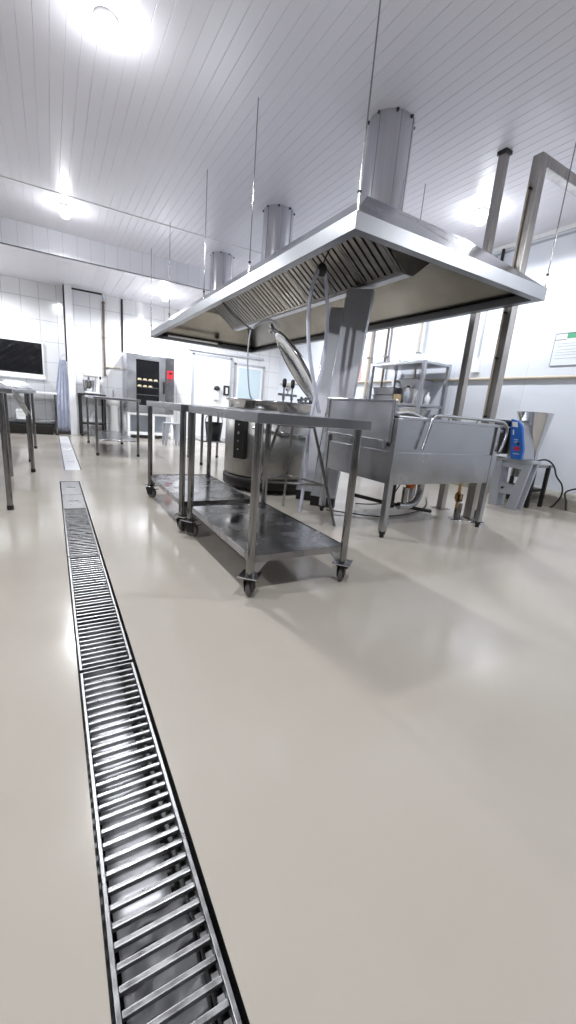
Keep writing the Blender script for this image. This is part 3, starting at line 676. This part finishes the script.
# ------------------------------------------------------------------ storage rack
rk = thing('storage_rack', 'steel storage rack of pans standing against the right wall', 'rack', (5.1, 5.1, 0))
RX0, RX1, RY0, RY1 = 4.80, 5.38, 4.50, 5.70
for x in (RX0+.025, RX1-.02):
    for y in (RY0+.025, RY1-.02): MB().box(x-.027, x+.027, y-.027, y+.027, 0, 1.79).build('post', M['steel_soft'], rk, bevel=.003)
for z in (1.78, 1.16, .45): MB().box(RX0, RX1, RY0, RY1, z-.035, z).build('shelf', M['steel_soft'], rk, bevel=.004)
def pan(x, y, z, w, l, h, label):
    t = thing('food_pan', label, 'pan', (x, y, z), 'rectangular pans on the rack')
    b_ = MB(); a = .02
    lo = [(x-w/2+a,y-l/2+a,z),(x+w/2-a,y-l/2+a,z),(x+w/2-a,y+l/2-a,z),(x-w/2+a,y+l/2-a,z)]; hi = [(x-w/2,y-l/2,z+h),(x+w/2,y-l/2,z+h),(x+w/2,y+l/2,z+h),(x-w/2,y+l/2,z+h)]
    b_.add(lo+hi, [(3,2,1,0),(0,1,5,4),(1,2,6,5),(2,3,7,6),(3,0,4,7)])
    b_.build('tub', M['steel_soft'], t, solid=.004, bevel=.006)
    r_ = MB(); e = .018
    r_.box(x-w/2-e, x+w/2+e, y-l/2-e, y-l/2, z+h-.006, z+h); r_.box(x-w/2-e, x+w/2+e, y+l/2, y+l/2+e, z+h-.006, z+h); r_.box(x-w/2-e, x-w/2, y-l/2, y+l/2, z+h-.006, z+h); r_.box(x+w/2, x+w/2+e, y-l/2, y+l/2, z+h-.006, z+h)
    r_.build('lip', M['iron'], t)
pan(5.06, 5.42, 1.162, .34, .50, .125, 'lower pan of the stack at far end of rack middle shelf')
pan(5.06, 5.42, 1.294, .34, .50, .115, 'upper pan of the stack at far end of rack middle shelf')
pan(5.12, 4.93, 1.415, .34, .36, .13, 'single pan raised on a white tub on rack middle shelf')
ft = thing('food_tub', 'white food tub holding up the raised pan on rack middle shelf', 'tub', (5.13, 4.95, 1.162))
MB().hexa([(5.02,4.84,1.162),(5.24,4.84,1.162),(5.24,5.06,1.162),(5.02,5.06,1.162)], [(5.0,4.82,1.39),(5.26,4.82,1.39),(5.26,5.08,1.39),(5.0,5.08,1.39)]).build('tub', M['white_pl'], ft, bevel=.01)
MB().box(4.99, 5.27, 4.81, 5.09, 1.39, 1.412).build('lid', M['white_pl'], ft, bevel=.004)
single(MB().box(4.86, 4.95, 5.02, 5.12, 1.162, 1.30), 'carton', M['kraft'], 'small tan carton before the white tub on rack middle shelf', 'box', origin=(4.9,5.07,1.162), bevel=.004)
def bottle(x, y, r, h, mm, label):
    t = thing('bottle', label, 'bottle', (x, y, 1.162), 'bottles on the rack')
    MB().lathe([(0,0),(r,0),(r,h*.62),(r*.4,h*.8),(r*.4,h*.9),(0,h*.9)], (x,y,1.162), 16).build('body', M[mm], t)
    MB().cyl((x,y,1.162+h*.9), (x,y,1.162+h), r*.5, n=12).build('cap', M['black'] if mm == 'grey_pl' else M['white_pl'], t)
bottle(4.90, 4.86, .05, .27, 'grey_pl', 'grey bottle with black cap on rack middle shelf beside the white bottles')
bottle(4.93, 4.66, .055, .22, 'white_pl', 'white bottle near the front corner of rack middle shelf')
bottle(5.10, 4.62, .045, .19, 'white_pl', 'smaller white bottle at the front end of rack middle shelf')
ba = MB(); vs = []
n1_, n2_ = 22, 10
for j in range(n2_+1):
    for i in range(n1_):
        a = 2*PI*i/n1_; v = j/n2_*PI/2
        k = 1+.10*math.sin(5*a+3*v)+.06*math.sin(11*a-4*v)
        vs.append((5.08+.24*math.cos(a)*math.cos(v)*k, 4.90+.36*math.sin(a)*math.cos(v)*k, 1.782+.13*math.sin(v)*(1+.2*math.sin(3*a))))
ba.add(vs, [(j*n1_+i, j*n1_+(i+1)%n1_, (j+1)*n1_+(i+1)%n1_, (j+1)*n1_+i) for j in range(n2_) for i in range(n1_)]+[tuple(reversed(range(n1_)))], True)
single(ba, 'plastic_bundle', M['film'], 'pale crumpled plastic bundle on top of the storage rack', 'bundle', origin=(5.08,4.9,1.782))
t = thing('baking_tray', 'bluish grey tray lying at far end of the storage rack top', 'tray', (5.08, 5.52, 1.782))
MB().box(4.9, 5.28, 5.37, 5.66, 1.782, 1.79).build('sheet', M['grey_pl'], t); 
e = MB(); e.box(4.89, 5.29, 5.36, 5.37, 1.782, 1.82); e.box(4.89, 5.29, 5.66, 5.67, 1.782, 1.82); e.box(4.89, 4.90, 5.36, 5.67, 1.782, 1.82); e.box(5.28, 5.29, 5.36, 5.67, 1.782, 1.82)
e.build('raised_edge', M['grey_pl'], t)
single(MB().box(XR-.012, XR-.002, 6.75, 7.20, 1.55, 2.0), 'wall_notice', M['pink'], 'pinkish paper notice on right wall beyond the storage rack', 'notice', origin=(XR,7,1.55))
MB().box(XR-.014, XR-.011, 6.80, 7.15, 1.60, 1.85).build('print', M['ink'], bpy.data.objects['wall_notice'])
fn = thing('spare_funnel', 'light steel funnel shaped hopper below the rack middle shelf', 'funnel', (5.08, 4.8, .45))
MB().lathe([(.06,.452),(.06,.62),(.25,1.08),(.26,1.085),(.25,1.075),(.05,.62)], (5.08,4.82,0), 32).build('cone', M['steel_bright'], fn)

# ------------------------------------------------------------------ oven on a white stand
ov = thing('convection_oven', 'steel convection oven with dark glass door and red display by the back wall', 'oven', (1.95, 9.95, .57))
OX0, OX1, OY0, OY1 = 1.44, 2.45, 9.68, 10.27
MB().box(OX0, OX1, OY0+.03, OY1, .575, 1.82).build('cabinet', M['steel_soft'], ov, bevel=.01)
dr = MB(); wx0, wx1, wz0, wz1 = 1.63, 2.12, .74, 1.70
dx0, dx1 = OX0+.01, 2.25
dr.box(dx0, wx0, OY0, OY0+.03, .585, 1.81); dr.box(wx1, dx1, OY0, OY0+.03, .585, 1.81); dr.box(wx0, wx1, OY0, OY0+.03, .585, wz0); dr.box(wx0, wx1, OY0, OY0+.03, wz1, 1.81)
do = dr.build('door', M['steel_soft'], ov, bevel=.002)
MB().box(wx0-.002, wx1+.002, OY0+.015, OY0+.029, wz0, wz1).build('door_glass', M['glassdark'], do)
MB().box(2.20, 2.235, OY0-.045, OY0-.02, 1.02, 1.28).box(2.205, 2.23, OY0-.03, OY0, 1.03, 1.06).box(2.205, 2.23, OY0-.03, OY0, 1.24, 1.27).build('door_handle', M['black'], do, bevel=.005)
MB().cyl((1.87,OY0-.006,1.765), (1.87,OY0,1.765), .035, n=18).build('badge', M['ink'], do)
cp = MB().box(2.26, OX1, OY0, OY0+.03, .585, 1.81).build('control_column', M['steel'], ov, bevel=.002)
MB().box(2.29, 2.43, OY0-.008, OY0, 1.36, 1.54).build('red_display', M['red'], cp)
MB().box(2.33, 2.40, OY0-.010, OY0-.007, 1.46, 1.50).build('display_window', M['black'], cp)
for x in (2.33, 2.39): MB().cyl((x,OY0-.01,1.30), (x,OY0,1.30), .012, n=10).build('button', M['red'], cp)
for z in (1.26, 1.12, .96):
    ty = MB().box(wx0+.01, wx1-.01, OY0-.001+.013, OY0+.016, z, z+.016).build('tray', M['steel_bright'], ov)
    bb = MB()
    for k in range(4 if z > 1.2 else 3):
        bb.lathe([(0,0),(.045,.004),(.052,.02),(.035,.042),(0,.05)], (wx0+.07+.115*k, OY0+.045, z+.016), 12)
    bb2 = MB()
    for k in range(4 if z > 1.2 else 3):
        xx = wx0+.07+.115*k
        bb2.hexa([(xx-.05,OY0+.012,z+.016),(xx+.05,OY0+.012,z+.016),(xx+.05,OY0+.0155,z+.016),(xx-.05,OY0+.0155,z+.016)], [(xx-.03,OY0+.012,z+.055),(xx+.03,OY0+.012,z+.055),(xx+.03,OY0+.0155,z+.055),(xx-.03,OY0+.0155,z+.055)])
    if z > 1.0: bb2.build('bread_loaves', M['bread'], ty, bevel=.01)
os_ = thing('oven_stand', 'white metal stand with two openings under the convection oven', 'stand', (1.95, 9.95, 0))
MB().box(OX0, OX1, OY0+.02, OY1, .52, .572).build('top_rail', M['white'], os_, bevel=.005)
for x in (OX0+.03, 2.0, OX1-.03): 
    for y in (OY0+.05, OY1-.03): MB().box(x-.028, x+.028, y-.028, y+.028, .0, .52).build('leg', M['white'], os_, bevel=.004)
MB().box(OX0, OX1, OY0+.03, OY1-.02, .08, .14).build('lower_rail', M['white'], os_, bevel=.004)
MB().box(OX0+.05, OX1-.05, OY1-.02, OY1-.01, .14, .52).build('back_sheet', M['grey_pl'], os_)

# ------------------------------------------------------------------ work tables
def table(name, label, cat, corners, ztop, shelf_z, ov_, m_top='steel', group=None, leg_r=.02, brace=False):
    xs = [c[0] for c in corners]; ys_ = [c[1] for c in corners]
    cx = sum(xs)/4; cy = sum(ys_)/4
    t = thing(name, label, cat, (cx, cy, 0), group)
    def out(c, o): return (c[0]+(o if c[0] > cx else -o), c[1]+(o if c[1] > cy else -o))
    lo = [(*out(c, ov_), ztop-.035) for c in corners]; hi = [(*out(c, ov_), ztop) for c in corners]
    MB().hexa(lo, hi).build('tabletop', M[m_top], t, bevel=.004)
    for c in corners:
        lg = MB().cyl((c[0],c[1],.03), (c[0],c[1],ztop-.03), leg_r, n=14).build('leg', M['steel_dark'], t)
        MB().cyl((c[0],c[1],0), (c[0],c[1],.035), leg_r*1.15, n=12).build('foot', M['black'], lg)
    if shelf_z:
        MB().hexa([(*c, shelf_z-.02) for c in corners], [(*c, shelf_z) for c in corners]).build('shelf', M['steel'], t, bevel=.003)
    return t
table('work_table', 'small steel work table before the oven and mixer', 'table', [(.565,6.72),(1.14,6.66),(1.14,8.40),(.565,8.46)], .865, .24, .035, 'steel_bright', 'steel tables')
tl = table('prep_table', 'near left steel table, its front corner leg at the left edge', 'table', [(-.95,3.6),(-.31,3.57),(-.215,5.24),(-.9,5.3)], .885, 0, .075, 'steel_bright', 'steel tables')
MB().cyl((-.40,4.98,.0), (-.40,4.98,.86), .02, n=12).build('leg', M['steel_dark'], tl)
MB().bar((-.30,4.75,.85), (-.22,5.22,.62), .045, .02).build('brace', M['steel'], tl)
MB().bar((-.33,3.75,.85), (-.31,3.60,.62), .03, .02).build('brace', M['steel'], tl)
table('prep_table', 'steel table standing behind the near left table, in shade', 'table', [(-1.0,6.02),(-.265,6.0),(-.25,7.4),(-1.0,7.42)], .87, .0, .03, 'steel', 'steel tables')
wt = table('wall_bench', 'steel bench with white crate shelf under the black covered hatch', 'bench', [(-1.2,9.72),(.07,9.72),(.07,10.2),(-1.2,10.2)], .85, .29, .03, 'white', None, .022)
cr_ = thing('storage_crate', 'white slatted crate on the shelf of the wall bench', 'crate', (-.48, 9.95, .29))
cb_ = MB(); 
for z in (.30, .37, .44): cb_.box(-.62, -.34, 9.78, 9.79, z, z+.045); cb_.box(-.62, -.34, 10.1, 10.11, z, z+.045); cb_.box(-.62, -.61, 9.78, 10.11, z, z+.045); cb_.box(-.35, -.34, 9.78, 10.11, z, z+.045)
for x in (-.61, -.48, -.355): cb_.box(x-.01, x+.01, 9.777, 9.781, .292, .485)
cb_.box(-.62, -.34, 9.78, 10.11, .291, .30); cb_.build('slats', M['white_pl'], cr_)
single(MB().hexa([(-1.1,9.80,.0),(.0,9.80,.0),(.0,10.14,.0),(-1.1,10.14,.0)], [(-1.14,9.77,.20),(.03,9.77,.20),(.03,10.16,.20),(-1.14,10.16,.20)]), 'floor_bin', M['iron'], 'long black low bin on the floor under the wall bench', 'bin', origin=(-.5,10,0), bevel=.02)

dt = table('gas_stove_table', 'small dark steel table behind the second trolley', 'table', [(1.90,5.85),(2.45,5.85),(2.45,6.70),(1.95,6.70)], .80, .36, .03, 'steel_dark', 'steel tables')
bk = thing('black_bucket', 'black bucket on the shelf of the small dark steel table', 'bucket', (2.2, 6.2, .36))
MB().lathe([(0,.362),(.11,.362),(.14,.62),(.13,.62),(.10,.375),(0,.375)], (2.2,6.2,0), 24).build('body', M['black'], bk)
MB().tube([(2.06,6.2,.60),(2.08,6.2,.70),(2.2,6.2,.74),(2.32,6.2,.70),(2.34,6.2,.60)], .006, 6, 5).build('handle', M['steel'], bk)
ps = thing('plastic_stool', 'grey plastic stool with tapered legs in front of the white oven stand', 'stool', (2.13, 8.6, 0))
MB().box(1.98, 2.28, 8.45, 8.75, .42, .45).build('seat', M['grey_pl'], ps, bevel=.01)
for sx in (-1, 1):
    for sy in (-1, 1):
        x = 2.13+sx*.14; y = 8.6+sy*.14; x2 = 2.13+sx*.10; y2 = 8.6+sy*.10
        MB().hexa([(x-.018,y-.018,0),(x+.018,y-.018,0),(x+.018,y+.018,0),(x-.018,y+.018,0)], [(x2-.04,y2-.04,.42),(x2+.04,y2-.04,.42),(x2+.04,y2+.04,.42),(x2-.04,y2+.04,.42)]).build('leg', M['grey_pl'], ps, bevel=.004)

# things on the left tables
def crumple(cx, cy, z, rx, ry, h, seed, n=26, m=9):
    random.seed(seed); p = [random.uniform(0, 6.28) for _ in range(6)]
    vs = []
    for j in range(m+1):
        for i in range(n):
            a = 2*PI*i/n; v = j/m*PI/2
            k = 1+.14*math.sin(4*a+p[0]+2*v)+.08*math.sin(9*a+p[1]-3*v)
            vs.append((cx+rx*math.cos(a)*math.cos(v)*k, cy+ry*math.sin(a)*math.cos(v)*k, z+h*math.sin(v)*(1+.22*math.sin(3*a+p[2])*math.cos(v))))
    return MB().add(vs, [(j*n+i, j*n+(i+1)%n, (j+1)*n+(i+1)%n, (j+1)*n+i) for j in range(m) for i in range(n)]+[tuple(reversed(range(n)))], True)
single(crumple(-.32, 4.95, .886, .14, .26, .075, 4), 'crumpled_cloth', M['cloth'], 'white crumpled cloth on the near left steel table', 'cloth', origin=(-.32,4.95,.886))
single(crumple(-.42, 6.5, .871, .13, .28, .06, 9), 'plastic_bag', M['film'], 'pale plastic bag on the steel table behind the near left table', 'bag', origin=(-.42,6.5,.871))
tn = MB(); vs = []
for j in range(2):
    for i in range(13):
        u = i/12
        vs.append((-.66+.42*u, 4.02+.45*j, .892+.15*math.cos(u*PI/2)**1.5))
tn.add(vs, [(i, i+1, 14+i, 13+i) for i in range(12)], True)
single(tn, 'curved_tray', M['steel_bright'], 'bent shiny steel sheet on the near left table', 'tray', solid=.006, fix=False, origin=(-.45,4.25,.888))

# ------------------------------------------------------------------ back wall: mixer, sink, pipes, hatch, apron
mt = thing('mixer_table', 'dark low table carrying the planetary mixer beside the white column', 'table', (.74, 9.98, 0))
MB().box(.50, 1.02, 9.70, 10.25, .85, .89).build('top', M['iron'], mt, bevel=.004)
for x in (.53, .99):
    for y in (9.73, 10.22): MB().box(x-.02, x+.02, y-.02, y+.02, 0, .85).build('leg', M['iron'], mt)
MB().box(.53, .99, 9.75, 10.2, .25, .28).build('shelf', M['iron'], mt)
mx = thing('planetary_mixer', 'small white and steel planetary mixer on a dark table by the column', 'mixer', (.75, 9.98, .89))
MB().box(.62, .92, 9.82, 10.14, .892, .93).build('base', M['white_pl'], mx, bevel=.015)
MB().box(.84, .91, 9.90, 10.08, .93, 1.28).build('column', M['white_pl'], mx, bevel=.015)
MB().box(.60, .92, 9.86, 10.12, 1.24, 1.36).build('head', M['white_pl'], mx, bevel=.03)
MB().lathe([(0,.935),(.06,.935),(.10,1.0),(.115,1.16),(.122,1.165),(.11,1.155),(.09,1.0),(0,.95)], (.71,9.98,0), 24).build('bowl', M['steel_bright'], mx)
MB().cyl((.71,9.98,1.05), (.71,9.98,1.25), .02, n=10).build('whisk_shaft', M['steel'], mx)
MB().cyl((.93,9.85,1.2), (.93,9.85,1.26), .02, n=10).build('speed_knob', M['black'], mx)
sk_ = thing('wash_basin', 'white pedestal wash basin between mixer table and oven', 'basin', (1.22, 10.05, 0))
MB().lathe([(.10,0),(.11,.02),(.085,.30),(.09,.62),(.12,.68)], (1.22,10.08,0), 24).build('pedestal', M['white'], sk_)
MB().lathe([(0,.66),(.12,.68),(.165,.74),(.18,.82),(.18,.84),(.155,.84),(.14,.76),(.0,.72)], (1.22,10.08,0), 32).build('bowl', M['white'], sk_)
MB().tube([(1.22,10.24,.84),(1.22,10.24,.98),(1.22,10.19,1.02),(1.22,10.12,1.0)], .012, 8, 5).build('tap', M['steel_bright'], sk_)

pp_ = thing('wall_water_pipe', 'rusty brown pipe with bent top on the tiled back wall left of oven', 'pipe', (1.07, 10.25, 1.3))
MB().cyl((1.07,YB-.03,1.30), (1.07,YB-.03,2.82), .022, n=12).build('riser', M['brown'], pp_)
MB().tube([(1.07,YB-.03,2.82),(1.05,10.15,2.88),(1.02,10.1,2.92)], .012, 8, 5).build('flexible_link', M['grey_pl'], pp_)
MB().cyl((.462,9.98,2.90), (1.03,10.1,2.925), .018, n=12).build('arm', M['iron'], pp_)
MB().cyl((1.07,YB-.03,1.50), (1.38,YB-.03,1.50), .018, n=10).build('branch', M['beige'], pp_)
for z in (1.32, 2.1, 2.8): MB().cyl((1.07,YB-.03,z-.02), (1.07,YB-.03,z+.02), .032, n=12).build('joint', M['brown'], pp_)
single(MB().cyl((1.445,YB-.025,1.86), (1.445,YB-.025,2.94), .02, n=12), 'oven_pipe', M['iron'], 'dark straight pipe rising from the oven top on back wall', 'pipe', origin=(1.445,YB,1.86))
single(MB().cyl((.318,10.0,1.5), (.318,10.0,2.94), .016, n=10), 'column_pipe', M['iron'], 'dark vertical pipe along the left side of white column', 'pipe', origin=(.318,10,1.5))

ht = thing('wall_hatch', 'wall hatch covered with black crumpled plastic in thin white frame', 'hatch', (-.65, YB, 1.2))
fm = MB(); hx0, hx1, hz0, hz1 = -1.35, -.09, 1.19, 1.80
fm.box(hx0, hx1, YB-.05, YB, hz0-.04, hz0); fm.box(hx0, hx1, YB-.05, YB, hz1, hz1+.02); fm.box(hx1-.03, hx1, YB-.05, YB, hz0, hz1); fm.box(hx0, hx0+.03, YB-.05, YB, hz0, hz1)
fm.build('frame', M['white_pl'], ht, bevel=.004)
random.seed(12); nx, nz = 44, 24; P_ = [(random.uniform(-40, 40), random.uniform(-22, 22), random.uniform(0, 6)) for _ in range(6)]
vs = [(hx0+.03+(hx1-hx0-.06)*i/nx, YB-.03-.003*sum(abs(math.sin(a*i/nx+b_*j/nz+c_)) for a, b_, c_ in P_)/2, hz0+(hz1-hz0)*j/nz) for j in range(nz+1) for i in range(nx+1)]
MB().add(vs, [(j*(nx+1)+i, j*(nx+1)+i+1, (j+1)*(nx+1)+i+1, (j+1)*(nx+1)+i) for j in range(nz) for i in range(nx)], True).build('plastic_sheet', M['blackbag'], ht, fix=False, solid=.002)
MB().box(hx0, hx1+.02, YB-.14, YB, hz0-.10, hz0-.04).build('sill', M['white_pl'], ht, bevel=.01)

apn = thing('hanging_apron', 'blue grey plastic apron hanging to the floor on white column side', 'apron', (.24, 10.05, 0))
vs = []; na, nz = 36, 16
for j in range(nz+1):
    v = j/nz; z = 1.52-1.44*v; hw = .055+.115*min(1, v*1.6)
    for i in range(na+1):
        u = i/na*2-1
        vs.append((.235-.03*v+hw*u, 10.0+.022*math.sin(u*14+v*2)*(.4+v)+.012*math.sin(u*31), z))
MB().add(vs, [(j*(na+1)+i, j*(na+1)+i+1, (j+1)*(na+1)+i+1, (j+1)*(na+1)+i) for j in range(nz) for i in range(na)], True).build('sheet', M['apron'], apn, solid=.003, fix=False)
MB().tube([(.20,10.0,1.51),(.23,10.0,1.60),(.29,10.0,1.62),(.33,10.0,1.62)], .006, 6, 5).build('neck_strap', M['apron'], apn)

# ------------------------------------------------------------------ lamps
def lamp(x, y, label, z=ZC, power=None):
    t = thing('ceiling_lamp', label, 'lamp', (x, y, z), 'ceiling bulbs')
    MB().lathe([(0,z),(.075,z),(.075,z-.012),(.05,z-.03),(.032,z-.035),(.032,z-.045),(0,z-.045)], (x,y,0), 24).build('socket', M['white_pl'], t)
    MB().lathe([(.03,z-.04),(.045,z-.06),(.060,z-.09),(.060,z-.115),(.042,z-.14),(0,z-.148)], (x,y,0), 24).build('bulb', M['bulb'], t)
    ld_ = bpy.data.lights.new('bulb_light', 'SPOT'); ld_.spot_size = math.radians(172); ld_.spot_blend = .35; ld_.energy = power or LP; ld_.shadow_soft_size = .05; ld_.color = (.95,.97,1)
    ld2 = bpy.data.lights.new('bulb_glow', 'POINT'); ld2.energy = .035*ld_.energy; ld2.shadow_soft_size = .06; ld2.color = (.95,.97,1)
    lo2 = bpy.data.objects.new('bulb_glow', ld2); COL.objects.link(lo2); lo2.location = (0,0,-.22); lo2.parent = t
    lo_ = bpy.data.objects.new('bulb_light', ld_); COL.objects.link(lo_); lo_.location = (0,0,-.2); lo_.parent = t
LP = 132
lamp(.44, 3.62, 'lit ceiling bulb at the top left, nearest to the camera')
lamp(.29, 7.0, 'lit ceiling bulb near the white beam, at the left', ZC, 175)
lamp(4.39, 3.62, 'lit ceiling bulb on the right, beyond the ceiling post')
lamp(.44, .2, 'ceiling bulb above the camera, out of the photo, front left')
lamp(4.39, .2, 'ceiling bulb out of the photo on the front right')
lamp(4.39, 7.0, 'ceiling bulb over the far right, hidden behind the hood', ZC, 165)
lamp(-2.2, 1.8, 'ceiling bulb out of the photo at far left')
lamp(-1.2, 9.2, 'ceiling bulb of the alcove at left, out of the photo', ZL, 95)
lamp(2.08, 9.01, 'ceiling bulb under the low ceiling in front of the oven', ZL, 210)

w = bpy.data.worlds.new('world'); S.world = w; w.use_nodes = True
w.node_tree.nodes['Background'].inputs['Color'].default_value = (.9,.93,1,1); w.node_tree.nodes['Background'].inputs['Strength'].default_value = .3
